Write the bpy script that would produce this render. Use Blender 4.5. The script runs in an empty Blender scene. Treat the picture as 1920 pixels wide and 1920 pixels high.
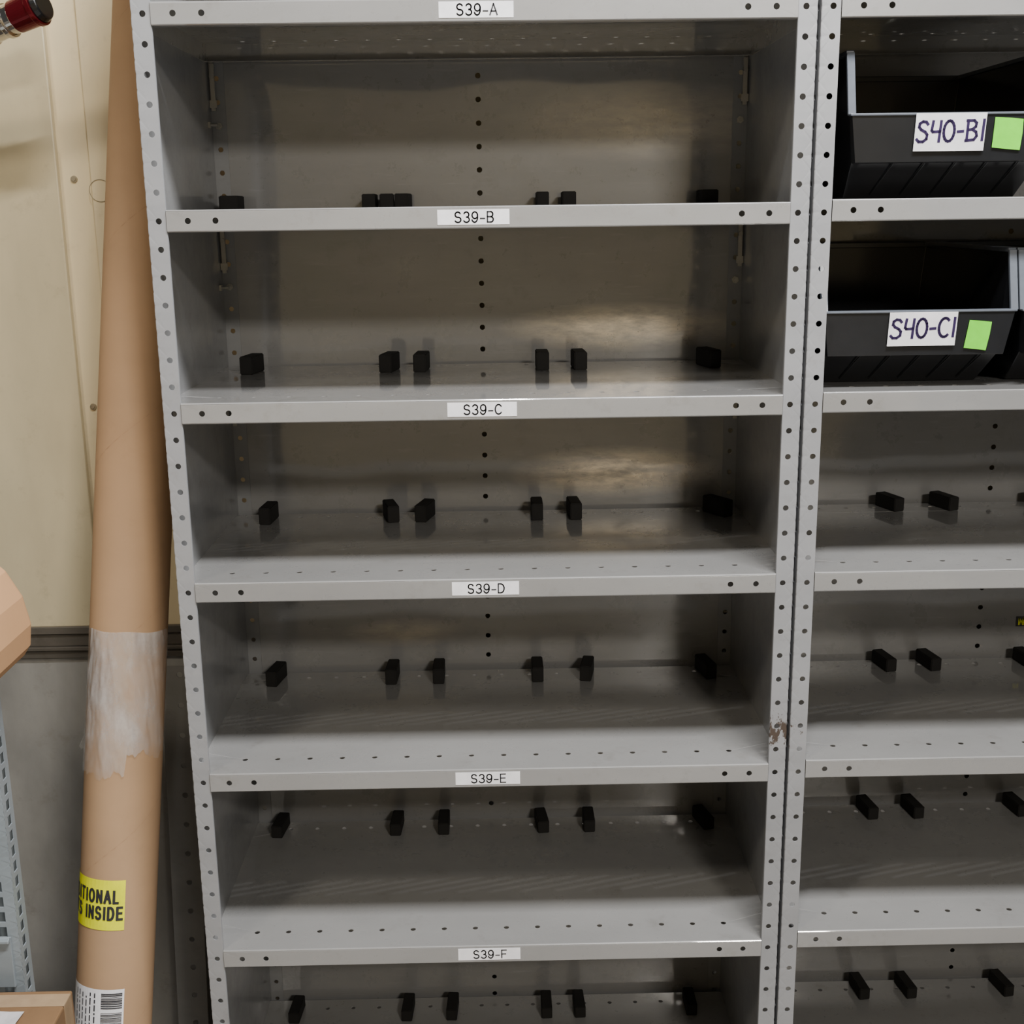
import bpy, bmesh, math, random
from mathutils import Vector, Matrix, Euler
random.seed(3)
P=0.0381; W=0.9144
SC=bpy.context.scene; COL=bpy.context.collection

# ---------------------------------------------------------------- materials
def new_mat(name):
    m=bpy.data.materials.new(name); m.use_nodes=True
    nt=m.node_tree; return m,nt,nt.nodes,nt.links,nt.nodes['Principled BSDF']
def noise(N,Lk,coord,scale,detail=4,stretch=(1,1,1),rough=.6):
    mp=N.new('ShaderNodeMapping'); mp.inputs['Scale'].default_value=stretch
    Lk.new(coord,mp.inputs['Vector'])
    n=N.new('ShaderNodeTexNoise'); n.inputs['Scale'].default_value=scale; n.inputs['Detail'].default_value=detail
    n.inputs['Roughness'].default_value=rough
    Lk.new(mp.outputs[0],n.inputs['Vector']); return n.outputs['Fac']
def ramp(N,Lk,fac,stops):
    r=N.new('ShaderNodeValToRGB'); Lk.new(fac,r.inputs[0])
    e=r.color_ramp.elements
    while len(e)<len(stops): e.new(.5)
    for i,(p,c) in enumerate(stops):
        e[i].position=p; e[i].color=(c[0],c[1],c[2],1) if not isinstance(c,(int,float)) else (c,c,c,1)
    return r.outputs[0]
def mix(N,Lk,fac,a,b,mode='MIX'):
    x=N.new('ShaderNodeMix'); x.data_type='RGBA'; x.blend_type=mode
    if isinstance(fac,(int,float)): x.inputs[0].default_value=fac
    else: Lk.new(fac,x.inputs[0])
    for s,i in ((a,6),(b,7)):
        if isinstance(s,tuple): x.inputs[i].default_value=(*s[:3],1)
        else: Lk.new(s,x.inputs[i])
    return x.outputs[2]
def math_(N,Lk,op,a,b=None,c=None):
    m=N.new('ShaderNodeMath'); m.operation=op
    for i,s in enumerate((a,b,c)):
        if s is None: continue
        if isinstance(s,(int,float)): m.inputs[i].default_value=s
        else: Lk.new(s,m.inputs[i])
    return m.outputs[0]
def paint(name,base,rough=.38,var=.12,dirt=.25,streak=(1,1,6),coat=0.0,rust=None,scuff=0.0,wavy=0.0,crough=.15,cior=1.5,glare=None):
    m,nt,N,Lk,B=new_mat(name)
    g=N.new('ShaderNodeNewGeometry').outputs['Position']
    n1=noise(N,Lk,g,5,6,streak); n2=noise(N,Lk,g,60,5,(1,1,1),.7); n3=noise(N,Lk,g,14,8,(1,1,1),.75)
    lo=tuple(c*(1-var) for c in base); hi=tuple(min(1,c*(1+var)) for c in base)
    c=ramp(N,Lk,n1,[(.3,lo),(.7,hi)])
    d=ramp(N,Lk,n3,[(.56,0.0),(.74,1.0)])
    c=mix(N,Lk,math_(N,Lk,'MULTIPLY',d,dirt),c,tuple(x*.55*w for x,w in zip(base,(1.05,.98,.88))))
    if scuff>0:
        n4=noise(N,Lk,g,9,8,(1,1,9),.7)
        s=ramp(N,Lk,n4,[(.58,0.0),(.68,1.0)])
        c=mix(N,Lk,math_(N,Lk,'MULTIPLY',s,scuff),c,tuple(min(1,x*1.4) for x in base))
    if glare:  # reflected glare put into the colour as pale, warm metallic ellipses
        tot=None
        for (wx,wz,rx,rz,st) in glare:
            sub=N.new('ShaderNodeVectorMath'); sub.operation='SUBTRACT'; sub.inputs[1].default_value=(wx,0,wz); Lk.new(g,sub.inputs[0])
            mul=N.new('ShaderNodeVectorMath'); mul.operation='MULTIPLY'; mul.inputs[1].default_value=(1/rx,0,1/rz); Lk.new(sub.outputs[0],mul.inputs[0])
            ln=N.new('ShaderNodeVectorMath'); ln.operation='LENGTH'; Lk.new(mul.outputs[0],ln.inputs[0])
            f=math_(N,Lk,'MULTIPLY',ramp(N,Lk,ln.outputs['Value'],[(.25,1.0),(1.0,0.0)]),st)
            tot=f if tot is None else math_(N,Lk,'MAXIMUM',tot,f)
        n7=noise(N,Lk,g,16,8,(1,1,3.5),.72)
        glare_mask=math_(N,Lk,'MULTIPLY',tot,ramp(N,Lk,n7,[(.36,.35),(.60,1.0)]))
        c=mix(N,Lk,glare_mask,c,(.88,.77,.61))
        Lk.new(math_(N,Lk,'MULTIPLY',glare_mask,.72),B.inputs['Metallic'])
    if rust:
        vd=N.new('ShaderNodeVectorMath'); vd.operation='DISTANCE'; vd.inputs[1].default_value=rust; Lk.new(g,vd.inputs[0])
        n5=noise(N,Lk,g,70,6,(1,1,.6),.7)
        rr=ramp(N,Lk,math_(N,Lk,'MULTIPLY_ADD',vd.outputs['Value'],-6.5,n5),[(.40,0.0),(.43,1.0)])
        c=mix(N,Lk,rr,c,(.075,.055,.042))
    Lk.new(c,B.inputs['Base Color'])
    r=ramp(N,Lk,n3,[(.3,max(0,rough-.06)),(.75,min(1,rough+.14))]); Lk.new(r,B.inputs['Roughness'])
    B.inputs['Coat Weight'].default_value=coat; B.inputs['Coat Roughness'].default_value=crough; B.inputs['Coat IOR'].default_value=cior
    bp=N.new('ShaderNodeBump'); bp.inputs['Strength'].default_value=.06; bp.inputs['Distance'].default_value=.002
    Lk.new(n2,bp.inputs['Height']); Lk.new(bp.outputs[0],B.inputs['Normal'])
    if wavy>0:
        b2=N.new('ShaderNodeBump'); b2.inputs['Strength'].default_value=1; b2.inputs['Distance'].default_value=wavy
        n6=noise(N,Lk,g,3.2,1,(1,1,1.4),.4); Lk.new(n6,b2.inputs['Height']); Lk.new(b2.outputs[0],bp.inputs['Normal']); Lk.new(b2.outputs[0],B.inputs['Coat Normal'])
    return m
def plain(name,col,rough=.5,metal=0,spec=.5):
    m,nt,N,Lk,B=new_mat(name)
    g=N.new('ShaderNodeNewGeometry').outputs['Position']
    n=noise(N,Lk,g,40,4)
    c=ramp(N,Lk,n,[(.3,tuple(x*.9 for x in col)),(.7,tuple(min(1,x*1.08) for x in col))])
    Lk.new(c,B.inputs['Base Color']); B.inputs['Roughness'].default_value=rough; B.inputs['Metallic'].default_value=metal
    B.inputs['Specular IOR Level'].default_value=spec
    return m

M_post=paint('post_paint',(.285,.288,.297),.34,.10,.45,(1,1,3),rust=(.899,0,-1.035))
M_lip=paint('shelf_paint',(.275,.272,.266),.28,.09,.45,(.6,1,2),coat=1,wavy=.002,crough=.035,cior=1.85)
M_shelf=M_lip
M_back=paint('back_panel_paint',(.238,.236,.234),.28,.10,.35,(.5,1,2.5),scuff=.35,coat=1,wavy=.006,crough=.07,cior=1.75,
   glare=((.70,-.460,.22,.045,.85),(.69,-.720,.20,.050,1.0),(.74,-.115,.26,.07,.35),(.36,-1.53,.10,.08,.9),(.30,-1.020,.12,.03,.4)))  # glare spots painted into the back panel, one ellipse each
M_side=paint('side_panel_paint',(.25,.253,.257),.34,.12,.42,(1,.6,2),coat=.5,crough=.1)
M_label=plain('label_white',(.92,.91,.94),.45)
M_ink=plain('label_ink',(.03,.03,.035),.5)
M_marker=plain('marker_ink',(.03,.015,.07),.5)
M_green=plain('green_tape',(.18,.80,.03),.6)
M_block=plain('black_rubber',(.016,.015,.014),.75,0,.3)
M_bin=plain('black_plastic',(.009,.0095,.011),.18,0,.6)
M_binface=plain('black_plastic_lighter',(.015,.016,.018),.22,0,.8)  # slightly lighter black than the bin body
M_rim=plain('worn_highlight_rim',(.12,.135,.16),.2,0,.9)  # edge wear plus a bluish highlight put into the rim colour
M_wall=paint('cream_wall_paint',(.80,.68,.44),.38,.09,.36,(1,1,.35),coat=.5)
M_wall2=paint('cream_wall_shaded',(.60,.52,.34),.32,.14,.46,(1,1,.35),coat=.6)  # darker cream, the left panel's shade put into the colour
M_wall3=paint('grey_wall_paint',(.31,.302,.28),.36,.28,.65,(1,1,.5),coat=.4)
M_rail=paint('rail_metal',(.10,.088,.072),.4,.2,.5,(1,1,8))
M_floor=paint('concrete_floor',(.30,.28,.26),.6,.12,.4,(1,1,1))
M_kraft=paint('kraft_cardboard',(.45,.285,.16),.75,.05,.12,(1,1,2))
M_kraft2=paint('peach_cardboard',(.56,.32,.16),.7,.04,.05,(1,1,1))
M_boxc=paint('brown_carton',(.24,.14,.07),.42,.14,.35,(1,1,1))
M_seam=paint('tube_seam',(.41,.25,.14),.75,.05,.12,(1,1,1))
M_yellow=plain('fluorescent_yellow_paper',(.92,.95,.0),.55)
M_chrome=plain('chrome',(.75,.72,.68),.13,1)
M_red=plain('dark_red_metal',(.15,.010,.016),.2,.6)
M_bolt=plain('bolt_metal',(.45,.40,.30),.4,.7)
M_rack=paint('blue_grey_rack_paint',(.27,.305,.325),.42,.08,.25,(1,1,3))
M_strut=paint('dark_strut_paint',(.22,.217,.205),.42,.1,.4,(1,1,3))
M_clip=plain('zinc_clip',(.42,.41,.38),.3,.6)
M_wrap,nt,N,Lk,B=new_mat('plastic_wrap')
g=N.new('ShaderNodeNewGeometry').outputs['Position']
n=noise(N,Lk,g,8,7,(1,1,.6),.65)
B.inputs['Base Color'].default_value=(.80,.79,.78,1)
Lk.new(ramp(N,Lk,n,[(.38,.10),(.50,.34),(.66,.66)]),B.inputs['Alpha'])
B.inputs['Roughness'].default_value=.10; B.inputs['Specular IOR Level'].default_value=1; B.inputs['Coat Weight'].default_value=1; B.inputs['Coat Roughness'].default_value=.08; B.inputs['Coat IOR'].default_value=2.0
bp=N.new('ShaderNodeBump'); bp.inputs['Strength'].default_value=1; bp.inputs['Distance'].default_value=.02
n2=noise(N,Lk,g,13,3,(1.3,1.3,.35),.5); Lk.new(n2,bp.inputs['Height']); Lk.new(bp.outputs[0],B.inputs['Normal']); Lk.new(bp.outputs[0],B.inputs['Coat Normal'])

# ---------------------------------------------------------------- mesh builder
class MB:
    def __init__(s): s.v=[];s.f=[];s.m=[]
    def add(s,vs,fs,mi=0):
        o=len(s.v); s.v+= [tuple(v) for v in vs]
        for f in fs: s.f.append(tuple(i+o for i in f)); s.m.append(mi)
    def quad(s,a,b,c,d,mi=0): s.add([a,b,c,d],[(0,1,2,3)],mi)
    def box(s,x0,x1,y0,y1,z0,z1,mi=0):
        v=[(x,y,z) for x in (x0,x1) for y in (y0,y1) for z in (z0,z1)]
        s.add(v,[(0,1,3,2),(4,6,7,5),(0,4,5,1),(2,3,7,6),(0,2,6,4),(1,5,7,3)],mi)
    def cell(s,O,U,V,u0,u1,v0,v1,h,mi=0,seg=16,square=None):
        hu,hv,r=h
        ang=[2*math.pi*i/seg for i in range(seg)]
        if square:
            for cu in (-1,1):
                for cv in (-1,1): ang.append(math.atan2(cv*square[1],cu*square[0])%(2*math.pi))
        for cu in (u0,u1):
            for cv in (v0,v1): ang.append(math.atan2(cv-hv,cu-hu)%(2*math.pi))
        ang=sorted(set(round(a,6) for a in ang)); n=len(ang)
        inn=[];out=[]
        for a in ang:
            c,si=math.cos(a),math.sin(a)
            t=1e9
            if c>1e-6: t=min(t,(u1-hu)/c)
            if c<-1e-6: t=min(t,(u0-hu)/c)
            if si>1e-6: t=min(t,(v1-hv)/si)
            if si<-1e-6: t=min(t,(v0-hv)/si)
            out.append((hu+t*c,hv+t*si))
            if square:
                k=min(square[0]/max(abs(c),1e-6),square[1]/max(abs(si),1e-6)); inn.append((hu+k*c,hv+k*si))
            else: inn.append((hu+r*c,hv+r*si))
        P3=lambda q:tuple(O[i]+U[i]*q[0]+V[i]*q[1] for i in range(3))
        vs=[P3(q) for q in inn]+[P3(q) for q in out]
        s.add(vs,[(i,(i+1)%n,n+(i+1)%n,n+i) for i in range(n)],mi)
    def plate(s,O,U,V,u0,u1,v0,v1,holes,axis='v',mi=0,square=None):
        O,U,V=Vector(O),Vector(U),Vector(V)
        if not holes:
            q=[O+U*a+V*b for a,b in ((u0,v0),(u1,v0),(u1,v1),(u0,v1))]; s.quad(*q,mi=mi); return
        k=1 if axis=='v' else 0
        holes=sorted(holes,key=lambda h:h[k])
        lo,hi=(v0,v1) if k else (u0,u1)
        b=[lo]+[(holes[i][k]+holes[i+1][k])/2 for i in range(len(holes)-1)]+[hi]
        for i,h in enumerate(holes):
            if k: s.cell(O,U,V,u0,u1,b[i],b[i+1],h,mi,square=square)
            else: s.cell(O,U,V,b[i],b[i+1],v0,v1,h,mi,square=square)
    def strip(s,pts,x0,x1,mi=0):
        for a,b in zip(pts,pts[1:]):
            s.quad((x0,a[0],a[1]),(x1,a[0],a[1]),(x1,b[0],b[1]),(x0,b[0],b[1]),mi)
    def cyl(s,p0,p1,r0,r1,n=32,mi=0,caps=True):
        p0,p1=Vector(p0),Vector(p1); d=(p1-p0).normalized()
        a=d.orthogonal().normalized(); b=d.cross(a)
        vs=[]
        for p,r in ((p0,r0),(p1,r1)):
            for i in range(n):
                t=2*math.pi*i/n; vs.append(p+(a*math.cos(t)+b*math.sin(t))*r)
        fs=[(i,(i+1)%n,n+(i+1)%n,n+i) for i in range(n)]
        if caps: fs+=[tuple(range(n-1,-1,-1)),tuple(range(n,2*n))]
        s.add(vs,fs,mi)
    def obj(s,name,mats,parent=None,solid=None,bevel=None,smooth=False,loc=None,off=0.0):
        me=bpy.data.meshes.new(name); me.from_pydata(s.v,[],s.f)
        for m in mats: me.materials.append(m)
        for p,mi in zip(me.polygons,s.m): p.material_index=mi; p.use_smooth=smooth
        me.update()
        bm=bmesh.new(); bm.from_mesh(me); bmesh.ops.remove_doubles(bm,verts=bm.verts,dist=1e-6)
        bmesh.ops.recalc_face_normals(bm,faces=bm.faces)
        bm.to_mesh(me); bm.free()
        o=bpy.data.objects.new(name,me); COL.objects.link(o)
        if loc: o.location=loc
        if parent: o.parent=parent
        if solid:
            md=o.modifiers.new('s','SOLIDIFY'); md.thickness=solid; md.offset=off
        if bevel:
            md=o.modifiers.new('b','BEVEL'); md.width=bevel; md.segments=2; md.limit_method='ANGLE'
        return o
def empty(name,loc,label,cat,group=None):
    o=bpy.data.objects.new(name,None); o.location=loc; o.empty_display_size=.05; COL.objects.link(o)
    o['label']=label; o['category']=cat
    if group: o['group']=group
    return o

# ---------------------------------------------------------------- stroke lettering
def arc(cx,cy,rx,ry,a0,a1,n=14):
    return [(cx+rx*math.cos(math.radians(a0+(a1-a0)*i/n)),cy+ry*math.sin(math.radians(a0+(a1-a0)*i/n))) for i in range(n+1)]
SF={'S':(.66,[arc(.31,.745,.25,.255,20,270)+arc(.31,.25,.28,.25,88,-158)]),
'3':(.62,[arc(.28,.745,.235,.255,160,-85)+arc(.28,.26,.27,.26,85,-160)]),
'9':(.62,[arc(.28,.68,.26,.32,0,360,20),arc(.25,.5,.29,.5,22,-150)]),
'-':(.44,[[(.0,.36),(.42,.36)]]),
'A':(.68,[[(0,0),(.33,1),(.66,0)],[(.13,.34),(.53,.34)]]),
'B':(.64,[[(.05,0),(.05,1),(.36,1)]+arc(.36,.76,.2,.24,90,-90,10)+[(.05,.52)],[(.36,.52)]+arc(.36,.26,.24,.26,90,-90,10)+[(.05,0)]]),
'C':(.70,[arc(.37,.5,.33,.5,38,322,18)]),
'D':(.69,[[(.05,0),(.05,1),(.28,1)]+arc(.28,.5,.36,.5,90,-90,16)+[(.05,0)]]),
'E':(.60,[[(.58,1),(.05,1),(.05,0),(.60,0)],[(.05,.52),(.54,.52)]]),
'F':(.56,[[(.56,1),(.05,1),(.05,0)],[(.05,.50),(.50,.50)]]),
'I':(.12,[[(.06,0),(.06,1)]]),
'T':(.58,[[(0,1),(.58,1)],[(.29,1),(.29,0)]]),
'O':(.72,[arc(.36,.5,.33,.5,90,450,22)]),
'N':(.64,[[(.05,0),(.05,1),(.59,0),(.59,1)]]),
'L':(.52,[[(.05,1),(.05,0),(.52,0)]]),
'P':(.60,[[(.05,0),(.05,1),(.34,1)]+arc(.34,.74,.24,.26,90,-90,10)+[(.05,.48)]]),
'R':(.66,[[(.05,0),(.05,1),(.36,1)]+arc(.36,.75,.23,.25,90,-90,10)+[(.05,.50)],[(.36,.50),(.62,0)]]),
'M':(.74,[[(.05,0),(.05,1),(.37,.15),(.69,1),(.69,0)]]),
' ':(.22,[])}
def seg_quads(pts,w,put,ext=.35):
    for a,b in zip(pts,pts[1:]):
        a,b=Vector(a),Vector(b); d=b-a
        if d.length<1e-7: continue
        d.normalize(); n=Vector((-d.y,d.x))*w/2; e=d*w*ext
        put([a-e+n,a-e-n,b+e-n,b+e+n])
def stroke_text(txt,H,w,put,x_ref,y0,align='C',sx=1.0,gap=.16):
    wd=sum(SF[c][0]+gap for c in txt)*H*sx-gap*H*sx
    x=x_ref-wd/2 if align=='C' else x_ref-wd
    for ch in txt:
        a,st=SF[ch]
        for s in st: seg_quads([(x+p[0]*H*sx,y0+p[1]*H) for p in s],w,put)
        x+=(a+gap)*H*sx

# ---------------------------------------------------------------- shelving units
ZT,ZB=.42,-1.95
def make_post(unit,right,back):
    mb=MB(); ks=range(-10,51)
    hs=lambda u:[(u,-k*P,.0042) for k in ks]
    D=.436
    if not back:
        if not right:
            mb.plate((0,0,0),(1,0,0),(0,0,1),.003,.028,ZB,ZT,hs(.0178))
            mb.plate((.003,0,0),(0,1,0),(0,0,1),0,.032,ZB,ZT,hs(.016))
            mb.quad((.028,0,ZB),(.028,.004,ZB),(.028,.004,ZT),(.028,0,ZT))
        else:
            mb.plate((0,0,0),(1,0,0),(0,0,1),W-.028,W-.003,ZB,ZT,hs(W-.0178))
            mb.plate((W-.003,0,0),(0,1,0),(0,0,1),0,.032,ZB,ZT,hs(.016))
            mb.quad((W-.028,0,ZB),(W-.028,.004,ZB),(W-.028,.004,ZT),(W-.028,0,ZT))
    else:
        if not right:
            mb.plate((0,D,0),(1,0,0),(0,0,1),.003,.030,ZB,ZT,hs(.0175))
            mb.plate((.0045,0,0),(0,1,0),(0,0,1),D-.034,D,ZB,ZT,hs(D-.018))
        else:
            mb.plate((0,D,0),(1,0,0),(0,0,1),W-.030,W-.003,ZB,ZT,hs(W-.0175))
            mb.plate((W-.0045,0,0),(0,1,0),(0,0,1),D-.034,D,ZB,ZT,hs(D-.018))
    return mb.obj('post',[M_post if not back else M_side],unit,solid=.0014)
def make_shelf(unit,z,name_label=None,lx=.455,hx0=.0735):
    mb=MB(); t=z+.0145; b=z-.0145; yf=-.0022; r=.0022; xa,xb=.0288,W-.0288
    Y1=.419
    hl=[(.0579,z,.0042),(.0957,z,.0042),(W-.0957,z,.0042),(W-.0579,z,.0042)]
    mb.plate((0,yf,0),(1,0,0),(0,0,1),xa,xb,b+.001,t-r,hl,axis='u')
    mb.strip([(yf+r-r*math.cos(a),t-r+r*math.sin(a)) for a in [i*math.pi/8 for i in range(5)]]+[(.003,t)],xa,xb)
    mb.strip([(yf,b+.001),(yf+.001,b),(.016,b)],xa,xb)
    row=lambda y:[(hx0+.0507*i,y,.0043) for i in range(16)]
    mb.plate((0,0,t),(1,0,0),(0,1,0),.006,W-.006,.003,.075,row(.048),axis='u')
    mb.plate((0,0,t),(1,0,0),(0,1,0),.006,W-.006,.075,.36,[])
    mb.plate((0,0,t),(1,0,0),(0,1,0),.006,W-.006,.36,Y1,row(.392),axis='u')
    mb.plate((0,Y1,0),(1,0,0),(0,0,1),.006,W-.006,b,t,[])
    mb.plate((0,0,b),(1,0,0),(0,1,0),.006,W-.006,Y1-.014,Y1,[])
    for x in (.006,W-.006):
        mb.plate((x,0,0),(0,1,0),(0,0,1),.034,Y1,b,t,[])
    sh=mb.obj('shelf',[M_shelf],unit,solid=.001)
    if name_label:
        lb=MB(); h=.0102; w=.0495
        zc=z+.0002
        lb.box(lx-w,lx+w,-.0033,-.0028,zc-h,zc+h,0)
        stroke_text(name_label,.0138,.0018,lambda q:lb.add([(p.x,-.0036,p.y) for p in q],[(0,1,2,3)],1),lx+.001,zc-.0069,sx=1.05,gap=.18)
        o=lb.obj('shelf_label',[M_label,M_ink],sh); o['label']='white printed paper shelf label'
    return sh
def make_unit(x0,label,levels,labels,holex,bx):
    u=empty('shelving_unit',(x0,0,0),label,'shelf','grey steel shelving units side by side')
    for r in (0,1):
        for b in (0,1): make_post(u,r,b)
    mb=MB()
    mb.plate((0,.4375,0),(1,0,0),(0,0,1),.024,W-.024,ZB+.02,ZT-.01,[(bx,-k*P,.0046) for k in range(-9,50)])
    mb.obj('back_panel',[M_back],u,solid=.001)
    for x in (.0055,W-.0055):
        mb=MB(); mb.plate((x,0,0),(0,1,0),(0,0,1),.006,.4335,ZB+.02,ZT-.01,[])
        mb.obj('side_panel',[M_side],u,solid=.0008)
    for i,z in enumerate(levels):
        sh=make_shelf(u,z,*( (labels[i][0],labels[i][1]) if labels[i] else (None,.455)),hx0=holex)
        for x in (.0125,W-.0125):
            c=MB(); zz=z-.0155
            c.box(x-.0035,x+.0035,.424,.430,zz-.075,zz,0)
            c.box(x-.006,x+.006,.4225,.424,zz-.070,zz-.058,0)
            c.cyl((x,.4245,zz-.02),(x,.420,zz-.02),.004,.004,8)
            c.obj('corner_clip',[M_clip],sh)
    return u
lev39=[.385,0,-7*P,-14*P,-21*P,-29*P,-37*P,-1.800]
lab39=[None,('S39-A',.458),('S39-B',.449),('S39-C',.456),('S39-D',.456),('S39-E',.454),('S39-F',.451),None]
lev40=[.385,0,-.2640,-.5310,-.7990,-1.1000,-1.3955,-1.782]
U39=make_unit(0,'grey painted steel shelving unit with perforated posts and lettered shelves',lev39,lab39,.0735,.4545)
U40=make_unit(W+.0005,'grey painted steel shelving unit holding black bins on upper shelves',lev40,[None]*8,.0835,.461)
for u,xs in ((U39,(.0175,W-.0175)),(U40,(.0175,)),):
    for x in xs:
        for z in (-3*P,-10*P):
            c=MB(); c.cyl((x,.4352,z),(x,.4315,z),.0062,.0062,6); c.cyl((x,.4315,z),(x,.4275,z),.003,.003,12)
            c.obj('bolt',[M_clip],u)
# bolt and square nut through the side panel
for z in (-3*P,-10*P):
    c=MB(); c.cyl((.0062,.405,z),(.010,.405,z),.0065,.0065,4); c.cyl((.010,.405,z),(.022,.405,z),.0028,.0028,12)
    c.obj('bolt',[M_clip],U39)
c=MB(); sx0=.541; c.box(sx0-.011,sx0+.045,.4360,.4366,-1.029,-1.010,0)
stroke_text('M',.012,.003,lambda q:c.add([(p.x,.4357,p.y) for p in q],[(0,1,2,3)],1),sx0-.0015,-1.0255)
o=c.obj('sticker',[M_ink,M_yellow],U40); o['label']='small black sticker with yellow lettering'

# ---------------------------------------------------------------- black blocks
def block_mesh():
    bm=bmesh.new(); w,l,h=.0205,.058,.024
    bmesh.ops.create_cube(bm,size=1)
    for v in bm.verts: v.co=Vector((v.co.x*w,v.co.y*l,(v.co.z+.5)*h))
    bmesh.ops.bevel(bm,geom=[e for e in bm.edges],offset=.0013,segments=2,affect='EDGES')
    me=bpy.data.meshes.new('rubber_block'); bm.to_mesh(me); bm.free()
    me.materials.append(M_block); return me
BM=block_mesh()
def block(x,yfront,zs,rot=0,sx=1,sz=1,lab='small black rubber block standing at the back of shelf'):
    o=bpy.data.objects.new('rubber_block',BM); COL.objects.link(o)
    o.location=(x,yfront+.029,zs+.0006); o.rotation_euler=(0,0,math.radians(rot)); o.scale=(sx,1,sz)
    o['label']=lab; o['category']='block'; o['group']='black blocks along the backs of the shelves'
T=.0145
zs=lev39[2]+T
for x,r,s in ((.0405,0,1.5),(.271,0,1.05),(.2995,3,1.1),(.3270,-3,1.1),(.559,0,1.0),(.603,0,1.1),(.836,0,1.35)): block(x,.355,zs,r,s,.95)
zs=lev39[3]+T
for x,r in ((.067,-10),(.298,-10),(.352,-4),(.555,0),(.617,3),(.836,14)): block(x,.305,zs,r,1.05,1.25)
zs=lev39[4]+T
for x,r in ((.073,-5),(.288,14),(.348,-14),(.545,0),(.611,4),(.865,32)): block(x,.340,zs,r,1,1.25)
zs=lev39[5]+T
for x,r in ((.067,-10),(.279,-2),(.364,0),(.544,0),(.635,-10),(.853,12)): block(x,.350,zs,r,1,1.2)
zs=lev39[6]+T
for x,r in ((.056,-6),(.276,-3),(.365,0),(.550,6),(.639,0),(.857,14)): block(x,.357,zs,r)
zs=lev39[7]+T
for x,r in ((.067,-4),(.285,-3),(.372,-3),(.556,0),(.620,2),(.838,0)): block(x,.345,zs,r)
for zi,xs in ((4,((1.176,18),(1.273,18),(1.447,18))),(5,((1.184,10),(1.266,10),(1.447,8))),(6,((1.169,8),(1.255,8),(1.452,8))),(7,((1.175,6),(1.267,8),(1.457,10)))):
    for x,r in xs: block(x,.357,lev40[zi]+T,r)

# ---------------------------------------------------------------- storage bins
GL={'S':[[(.52,.86),(.42,.98),(.25,1),(.1,.9),(.08,.73),(.2,.6),(.4,.5),(.52,.36),(.5,.15),(.33,.02),(.12,.02),(0,.14)]],
'4':[[(.1,1),(.05,.55),(.12,.48),(.5,.5)],[(.5,1),(.46,0)]],
'0':[arc(.28,.5,.27,.5,90,450,18)],
'-':[[(.02,.45),(.3,.47)]],
'B':[[(.06,1),(.06,0)],[(0,.97),(.35,.98),(.48,.86),(.46,.68),(.3,.55),(.08,.52)],[(.3,.54),(.5,.42),(.55,.22),(.42,.04),(.0,.0)]],
'C':[arc(.32,.5,.3,.5,50,310,16)],
'1':[[(.12,1),(.1,0)]]}
AD={'S':.68,'4':.66,'0':.70,'-':.46,'B':.74,'C':.70,'1':.2}
def handwriting(mb,s,x0,z0,h,yf,mi):
    x=x0
    for ch in s:
        for st in GL[ch]: seg_quads([(x+p[0]*h,z0+p[1]*h+ (x-x0)*.02) for p in st],.0038,lambda q:mb.add([(p.x,yf,p.y) for p in q],[(0,1,2,3)],mi))
        x+=AD[ch]*h
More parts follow.
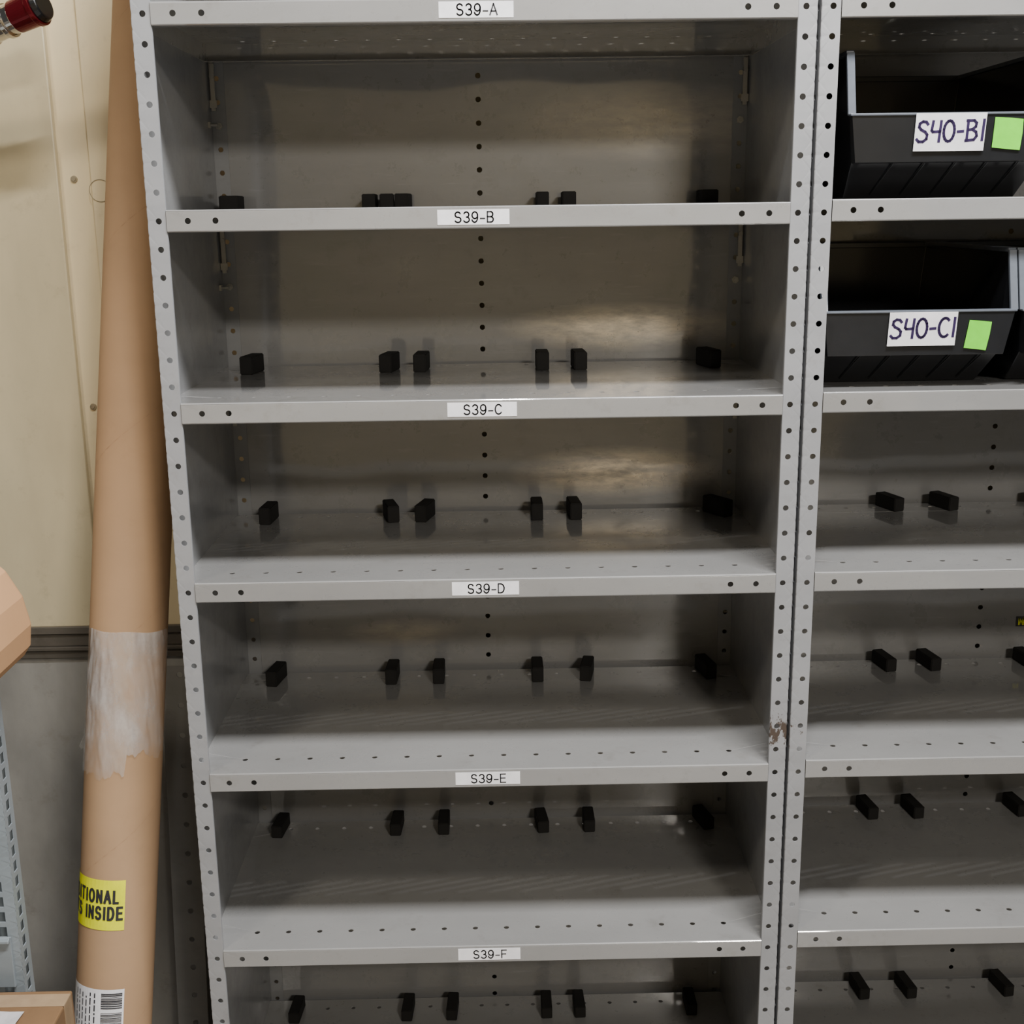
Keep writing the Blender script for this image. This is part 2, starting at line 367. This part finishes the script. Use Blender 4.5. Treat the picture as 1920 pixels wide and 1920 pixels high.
def make_bin(cx,zb,hw,code,lab,card=None,tape=None,y0=.012):
    u=empty('storage_bin',(cx,y0,zb),lab,'bin','black plastic hopper bins')
    LT=.109
    L=.37; prof=[(.082,.0),(.018,.050),(0,LT),(.020,.192),(L,.192),(L,0)]
    w=lambda z: hw-.0165*(1-min(1,z/LT)) if z<LT else hw
    mb=MB()
    pl=[(-w(z),y,z) for y,z in prof]; pr=[(w(z),y,z) for y,z in prof]
    vs=pl+pr
    mb.add(vs,[tuple(range(6))[::-1],tuple(range(6,12)),(0,1,7,6),(4,5,11,10),(5,0,6,11)],0)
    mb.obj('bin_body',[M_bin],u,solid=.003,bevel=.001,off=0)
    fp=MB()
    a0,a1=(.008,.047),prof[2]
    x0_,x1_=w(a0[1])+.001,hw+.001
    fp.add([(-x0_,a0[0]-.006,a0[1]),(x0_,a0[0]-.006,a0[1]),(x1_,a1[0]-.006,a1[1]),(-x1_,a1[0]-.006,a1[1])],[(0,1,2,3)])
    fp.add([(-x0_,a0[0]-.006,a0[1]),(x0_,a0[0]-.006,a0[1]),(x0_,a0[0]+.012,a0[1]-.0005),(-x0_,a0[0]+.012,a0[1]-.0005)],[(0,1,2,3)])
    for s in (-1,1):
        fp.add([(s*x0_,a0[0]-.006,a0[1]),(s*x0_,a0[0]+.012,a0[1]),(s*x1_,a1[0]+.006,a1[1]),(s*x1_,a1[0]-.006,a1[1])],[(0,1,2,3)])
    fp.obj('front_panel',[M_binface],u,solid=.002,bevel=.0012)
    lp=MB(); lp.box(-hw-.004,hw+.004,a1[0]-.0085,a1[0]+.004,a1[1]-.0015,a1[1]+.0020)
    lp.obj('rim',[M_rim],u,bevel=.0012)
    for s in (-1,1):
        r=MB()
        pts=[(prof[2][0]-.002,prof[2][1]),prof[3],prof[4]]
        for (ya,za),(yb,zb2) in zip(pts,pts[1:]):
            d=Vector((yb-ya,zb2-za)).normalized(); nn=Vector((-d.y,d.x))*.003
            xs=sorted((s*(hw-.0045),s*(hw+.0065)))
            v=[(x,y+k*nn.x,z+k*nn.y) for x in xs for (y,z) in ((ya,za),(yb,zb2)) for k in (-1,1)]
            r.add(v,[(0,1,3,2),(4,6,7,5),(0,4,5,1),(2,3,7,6),(0,2,6,4),(1,5,7,3)])
        r.obj('rim',[M_rim],u,bevel=.001)
    rb=MB()
    rb.box(-hw,hw,L-.002,L+.004,.186,.195)
    rb.obj('rim',[M_binface],u,bevel=.001)
    for i in range(5):
        x=-.088+i*.044; r=MB(); k=.014
        r.add([(x-.0005,.073,.005),(x-.0005+k,.020,.045),(x-.0005+k,.0165,.045),(x-.0005,.075,.001),(x+.0005,.073,.005),(x+.0005+k,.020,.045),(x+.0005+k,.0165,.045),(x+.0005,.075,.001)],
              [(0,1,2,3),(7,6,5,4),(0,4,5,1),(1,5,6,2),(2,6,7,3),(3,7,4,0)])
        r.obj('rib',[M_binface],u)
    tilt=math.atan2(a1[0]-a0[0],a1[1]-a0[1])
    if card:
        x0,x1,z0,z1,rot=card; c=MB()
        c.box(x0,x1,-.0007,-.0002,z0,z1,0)
        H=.0270; wd=sum(AD[ch] for ch in code)*H-.08*H
        handwriting(c,code,(x0+x1)/2-wd/2,(z0+z1)/2-H*.48,H,-.0010,1)
        o=c.obj('label_card',[M_label,M_marker],u); o['label']='white card with handwritten code'
        o.location=(0,-.0092,LT); o.rotation_euler=(-tilt,math.radians(rot),0)
    if tape:
        x0,x1,z0,z1,sk=tape; c=MB()
        v=[(x0,z0+.002),(x0+.018,z0),(x1-sk,z0-.002),(x1-sk*.5+.001,(z0+z1)/2),(x1,z1-.003),((x0+x1)/2,z1-.001),(x0+sk,z1)]
        c.add([(a,-.0004,b) for a,b in v]+[(a,-.0009,b) for a,b in v],[tuple(range(7)),tuple(range(13,6,-1))]+[(i,(i+1)%7,7+(i+1)%7,7+i) for i in range(7)])
        o=c.obj('tape_square',[M_green],u); o['label']='bright green tape square'
        o.location=(0,-.0080,LT); o.rotation_euler=(-tilt,0,0)
    return u
bx=1.1095
make_bin(bx,lev40[2]+T+.0025,.140,'S40-B1','black plastic hopper bin with handwritten card and green tape square',
   (1.0550-bx,1.1520-bx,-.049,.001,0),(1.1640-bx,1.2030-bx,-.047,-.005,.0),y0=.016)
cx=1.0785
make_bin(cx,lev40[3]+T+.0025,.1345,'S40-C1','black plastic hopper bin with handwritten card and green tape square',
   (1.0350-cx,1.1320-cx,-.049,-.0005,0),(1.1460-cx,1.1820-cx,-.055,-.013,.004),y0=.016)
make_bin(cx+.284,lev40[3]+T+.0025,.1345,'','plain black plastic hopper bin beside a labelled bin',y0=.016)

# ---------------------------------------------------------------- wall, floor
def struct(o): o['kind']='structure'; return o
w=MB(); w.box(-2.2,2.6,.52,.60,ZB,1.9); wall=struct(w.obj('wall_back',[M_wall]))
w=MB(); w.box(-.2295,.9,.508,.5205,-1.022,1.9); w.obj('wall_panel',[M_wall],wall,bevel=.002)
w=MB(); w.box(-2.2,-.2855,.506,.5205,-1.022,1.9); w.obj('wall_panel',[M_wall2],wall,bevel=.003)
w=MB(); w.box(-2.2,2.6,.512,.5205,ZB,-1.082); w.obj('wall_panel',[M_wall3],wall,bevel=.002)
w=MB()
w.box(-2.2,2.6,.500,.5205,-1.034,-1.020); w.box(-2.2,2.6,.506,.5205,-1.060,-1.034); w.box(-2.2,2.6,.498,.5205,-1.067,-1.060); w.box(-2.2,2.6,.504,.5205,-1.084,-1.067)
struct(w.obj('trim_1',[M_rail],bevel=.001))
for x,z in ((-.262,-.195),(-.266,-.600),(-.262,-.98),(-.262,.2)):
    b=MB(); b.cyl((x,.5205,z),(x,.517,z),.0065,.0055,20); b.cyl((x,.5172,z),(x,.5155,z),.004,.003,20); b.obj('bolt',[M_bolt],wall)
b=MB()
for i in range(32):
    a0,a1=2*math.pi*i/32,2*math.pi*(i+1)/32
    q=[]
    for a,r in ((a0,.0185),(a1,.0185),(a1,.0194),(a0,.0194)): q.append((-.214+r*math.cos(a),.5072,-.215+r*math.sin(a)))
    b.quad(*q)
b.obj('plug_ring',[M_bolt],wall,solid=.001)
w=MB(); w.box(-2.2,2.6,-4.5,.60,ZB-.05,ZB); struct(w.obj('floor',[M_floor]))
w=MB(); w.box(-2.2,2.6,-4.5,-4.4,ZB,1.9); struct(w.obj('wall_front',[M_wall]))

# ---------------------------------------------------------------- cardboard tube
d=Vector((.0740,.182,1)).normalized(); ztop=.085
base=Vector((-.2115,.012,ZB+.012)); Ltube=(ztop-ZB)*1.019
rt=.0622
tube=empty('cardboard_tube',base,'long brown kraft cardboard shipping tube leaning on the wall','tube')
q=Vector((0,0,1)).rotation_difference(d); tube.rotation_mode='QUATERNION'; tube.rotation_quaternion=q
def bend(s,t,r): a=s/rt; return (r*math.sin(a),-r*math.cos(a),t)
mb=MB(); n=64
rings=[(rt,0),(rt,Ltube),(rt-.004,Ltube),(rt-.004,0)]
vs=[]
for r,t in rings:
    for i in range(n): a=2*math.pi*i/n; vs.append((r*math.sin(a),-r*math.cos(a),t))
mb.add(vs,[(k*n+i,k*n+(i+1)%n,((k+1)%4)*n+(i+1)%n,((k+1)%4)*n+i) for k in range(4) for i in range(n)])
o=mb.obj('tube_body',[M_kraft],tube,smooth=True); 
md=o.modifiers.new('e','EDGE_SPLIT'); md.split_angle=.8
c=MB(); c.cyl((0,0,.003),(0,0,.02),rt-.0045,rt-.0045,48); c.obj('end_cap',[M_kraft],tube)
c=MB(); N_=160
for i in range(N_):
    t0=Ltube*i/N_; t1=Ltube*(i+1)/N_; s0=2*math.pi*rt*t0/.34; s1=2*math.pi*rt*t1/.34
    if t1+.001>Ltube: break
    c.quad(bend(s0,t0,rt+.0004),bend(s1,t1,rt+.0004),bend(s1,t1+.0009,rt+.0004),bend(s0,t0+.0009,rt+.0004))
c.obj('spiral_seam',[M_seam],tube)
TS=.102
c=MB(); nu,nv=130,60; t0,t1=.724+TS,.938+TS
random.seed(11)
cre=[(random.uniform(-.2,.2),random.uniform(t0,t1),random.uniform(-1,1),random.uniform(.0006,.0016)) for _ in range(46)]
grid=[]
for i in range(nu+1):
    a=i/nu; s=(a-.5)*2*math.pi*rt*.995
    rag=.005*math.sin(s*60)+.004*math.sin(s*143+1)+.003*math.sin(s*310)+.002*math.sin(s*700)-(.020 if s<.02 else -.012)*1
    for j in range(nv+1):
        b=j/nv; t=(t0+rag)*(1-b)+(t1+.001*math.sin(s*90))*b
        rr=rt+.0010
        for cs,ct,sl,am in cre:
            dd=(s-cs)-(t-ct)*sl*.35
            if abs(dd)<.008 and abs(t-ct)<.06: rr+=am*math.exp(-(dd/.0028)**2)*(1-abs(t-ct)/.06)
        rr+=(1-b)**4*.0014*(1+math.sin(s*80))
        grid.append(bend(s,t,rr))
c.add(grid,[(i*(nv+1)+j,(i+1)*(nv+1)+j,(i+1)*(nv+1)+j+1,i*(nv+1)+j+1) for i in range(nu) for j in range(nv)])
fl=[]
for i in range(7):
    for j in range(5):
        s=-.088-.004*i; t=.730+TS+.009*j+.003*math.sin(i*2.1)
        p=bend(s,t,rt+.002+.0030*i*(1-j/5)+.001*math.sin(i*j)); fl.append(p)
c.add(fl,[(i*5+j,(i+1)*5+j,(i+1)*5+j+1,i*5+j+1) for i in range(6) for j in range(4)])
o=c.obj('plastic_wrap',[M_wrap],tube,smooth=True); o['label']='crumpled translucent plastic film taped round the tube'
def bent_patch(mb,s0,s1,t0,t1,r,mi,n=24):
    for i in range(n):
        a=s0+(s1-s0)*i/n; b=s0+(s1-s0)*(i+1)/n
        mb.quad(bend(a,t0,r),bend(b,t0,r),bend(b,t1,r),bend(a,t1,r),mi)
c=MB(); s1=.0275; bent_patch(c,s1-.165,s1,.449+TS,.532+TS,rt+.0008,0)
put=lambda q:c.add([bend(p.x,p.y,rt+.0016) for p in q],[(0,1,2,3)],1)
stroke_text('ADDITIONAL',.0195,.0041,put,s1-.011,.4950+TS,'R',.68,.36)
stroke_text('PARTS INSIDE',.0195,.0041,put,s1-.004,.4675+TS,'R',.68,.36)
o=c.obj('yellow_label',[M_yellow,M_ink],tube); o['label']='fluorescent yellow paper label with black capitals'
c=MB(); s1=.032; bent_patch(c,s1-.12,s1,.242+TS,.350+TS,rt+.0008,0)
random.seed(5)
for a,b,q0,q1 in ((-.036,-.003,.318,.344),(-.036,-.003,.285,.312),(-.036,-.003,.253,.277)):
    t=q0
    while t<q1-.001:
        h=random.choice((.0008,.0013,.002)); bent_patch(c,s1+a,s1+b,t+TS,t+h+TS,rt+.0014,1,6); t+=h+random.choice((.0008,.0014))
for i in range(6):
    s=s1-.048-i*.008; t=.253
    while t<.338:
        h=random.uniform(.003,.012); bent_patch(c,s,s+.0022,t+TS,min(t+h,.343)+TS,rt+.0014,1,2); t+=h+.003
o=c.obj('barcode_label',[M_label,M_ink],tube); o['label']='white shipping label with printed barcodes'

# ---------------------------------------------------------------- leaning perforated strut
dirs=Vector((.020,.05,1)).normalized(); 
st=MB(); Ls=.87
st.plate((0,0,0),(1,0,0),(0,0,1),-.034,.024,0,Ls,[(.0,.013+i*.0600,.0055) for i in range(15)])
st.plate((.024,0,0),(0,1,0),(0,0,1),0,.035,0,Ls,[(.018,.013+i*.0600,.0050) for i in range(15)])
st.plate((-.034,0,0),(0,1,0),(0,0,1),0,.014,0,Ls,[])
strut=empty('steel_strut',(-.141,.390,ZB+.004),'dark grey perforated steel strut standing behind the tube','metal strut')
strut.rotation_mode='QUATERNION'; strut.rotation_quaternion=Vector((0,0,1)).rotation_difference(dirs)
st.obj('strut_channel',[M_strut],strut,solid=.0018)

# ---------------------------------------------------------------- slotted rack at the side
RH=1.035
rk=empty('slotted_rack',(-.309,-.018,ZB),'blue-grey slotted steel rack with square punched holes','rack')
def rackpost(x0,x1,yf,yb):
    m=MB(); hv=[.02+i*.0254 for i in range(40)]
    sq=(.0070,.0085)
    m.plate((0,yf,0),(1,0,0),(0,0,1),x0,x1,0,RH,[((x0+x1)/2-.002,h,.005) for h in hv],square=sq)
    m.plate((0,yb,0),(1,0,0),(0,0,1),x0,x1,0,RH,[])
    for xf in (x0,x1):
        m.plate((xf,0,0),(0,1,0),(0,0,1),yf,yb,0,RH,[((yf+yb)/2,h,.005) for h in hv],square=sq)
    m.quad((x0,yf,RH),(x1,yf,RH),(x1,yb,RH),(x0,yb,RH))
    m.obj('post',[M_rack],rk,solid=.0018)
rackpost(-.002,.040,-.035,0); rackpost(-.002,.040,-.45,-.415)
rackpost(-.85,-.808,-.035,0); rackpost(-.85,-.808,-.45,-.415)
for zc,h in ((.815,.045),(.580,.085),(1.015,.04),(.235,.04)):
    m=MB(); z0=zc-h/2; z1=zc+h/2
    m.box(-.848,.030,-.043,-.0365,z0,z1); m.box(-.848,.030,-.050,-.043,z1-.006,z1); m.box(-.840,-.006,-.412,-.050,z1-.004,z1); m.box(-.806,-.004,-.428,-.420,z0,z1)
    m.obj('shelf_beam',[M_rack],rk,bevel=.0015)

cb=empty('kraft_carton',(-.385,-.315,ZB+RH+.002),'peach kraft carton with angular bulging side on the rack','carton')
m=MB(); prof=[(-.20,.0),(.100,.0),(.162,.028),(.174,.046),(.178,.078),(.170,.120),(.150,.158),(.116,.190),(.06,.212),(-.20,.220)]
n=len(prof)
m.add([(x,.0,z) for x,z in prof]+[(x,.290,z) for x,z in prof]+[(x-.006,.300,z*.97+.003) for x,z in prof],
   [tuple(range(n)),tuple(range(3*n-1,2*n-1,-1))]+[(i,(i+1)%n,n+(i+1)%n,n+i) for i in range(n)]+[(n+i,n+(i+1)%n,2*n+(i+1)%n,2*n+i) for i in range(n)])
m.obj('carton_body',[M_kraft2],cb,bevel=.004)

bc=empty('cardboard_box',(-.355,-.25,ZB+.2565),'brown cardboard box with clear tape and white paper on top','box')
BH=.2915
m=MB(); m.box(-.20,.172,-.155,.165,0,BH); m.obj('carton_body',[M_boxc],bc,bevel=.003)
m=MB(); m.box(-.2,.1725,.125,.155,BH+.0002,BH+.0008); m.box(.1722,.173,.125,.155,BH-.09,BH+.0008)
m.obj('packing_tape',[plain('clear_tape',(.40,.28,.17),.12)],bc)
pp=MB(); nx,ny=12,10; random.seed(8)
for i in range(nx+1):
    for j in range(ny+1):
        x=-.15+.25*i/nx+ (.02*j/ny); y=-.145+.255*j/ny
        pp.v.append((x+random.uniform(-.002,.002),y+random.uniform(-.002,.002),BH+.0022+random.uniform(0,.0035)))
for i in range(nx):
    for j in range(ny):
        a=i*(ny+1)+j; pp.f.append((a,a+ny+1,a+ny+2,a+1)); pp.m.append(0)
o=pp.obj('paper_sheet',[plain('white_paper',(.66,.64,.64),.4)],bc,solid=.0005); o['label']='crumpled pale paper sheet'

tl=empty('chrome_tool',(-.286,.30,.030),'polished chrome cylindrical tool with dark red head','tool')  # chrome cylindrical tool with red collar and black tip, gives no light
ax=Vector((.92,-.25,.30)).normalized()
P_=lambda t:tuple(ax*t)
m=MB(); m.cyl(P_(-.22),P_(.036),.023,.023,40); m.cyl(P_(-.02),P_(-.012),.0255,.0255,40); m.cyl(P_(.016),P_(.024),.0265,.0265,40); m.obj('chrome_barrel',[M_chrome],tl,bevel=.001)
m=MB(); m.cyl(P_(.036),P_(.072),.0245,.0265,40); m.cyl(P_(.072),P_(.080),.0285,.0285,40); m.obj('red_collar',[M_red],tl,bevel=.001)
m=MB(); m.cyl(P_(.080),P_(.090),.026,.022,40); m.obj('black_head',[M_bin],tl,bevel=.002)
m=MB(); p=ax*(-.2); m.box(p.x-.008,p.x+.008,p.y,.205,p.z-.006,p.z+.006); m.box(p.x-.03,p.x+.03,.200,.2055,p.z-.03,p.z+.03); m.obj('wall_bracket',[M_clip],tl)

# ---------------------------------------------------------------- lights
def area(name,loc,target,sx,sy,pw,col):
    l=bpy.data.lights.new(name,'AREA'); l.shape='RECTANGLE'; l.size=sx; l.size_y=sy; l.energy=pw; l.color=col
    o=bpy.data.objects.new(name,l); o.location=loc
    o.rotation_euler=(Vector(target)-Vector(loc)).to_track_quat('-Z','Y').to_euler(); COL.objects.link(o); return o
area('ceiling_light',(1.05,-1.12,1.6),(.8,-.3,-1),1.4,.04,160,(.98,.98,.99))
area('ceiling_light',(1.8,-3.9,1.2),(.4,.4,-.8),.6,.22,74,(1,.94,.85))
area('ceiling_light',(-1.3,-2.2,1.7),(-.4,.5,-.3),.5,.3,32,(1,.90,.74))
wd=bpy.data.worlds.new('w'); SC.world=wd; wd.use_nodes=True
wd.node_tree.nodes['Background'].inputs[0].default_value=(.90,.90,.89,1); wd.node_tree.nodes['Background'].inputs[1].default_value=.07

# ---------------------------------------------------------------- camera
cam=bpy.data.cameras.new('camera'); cam.sensor_width=36; cam.sensor_fit='HORIZONTAL'; cam.lens=36*2305.12/1920; cam.clip_start=.05
co=bpy.data.objects.new('camera',cam); co.location=(.4746,-1.73961,-.2583); co.rotation_euler=(1.33019,.013,-.01586)
COL.objects.link(co); SC.camera=co
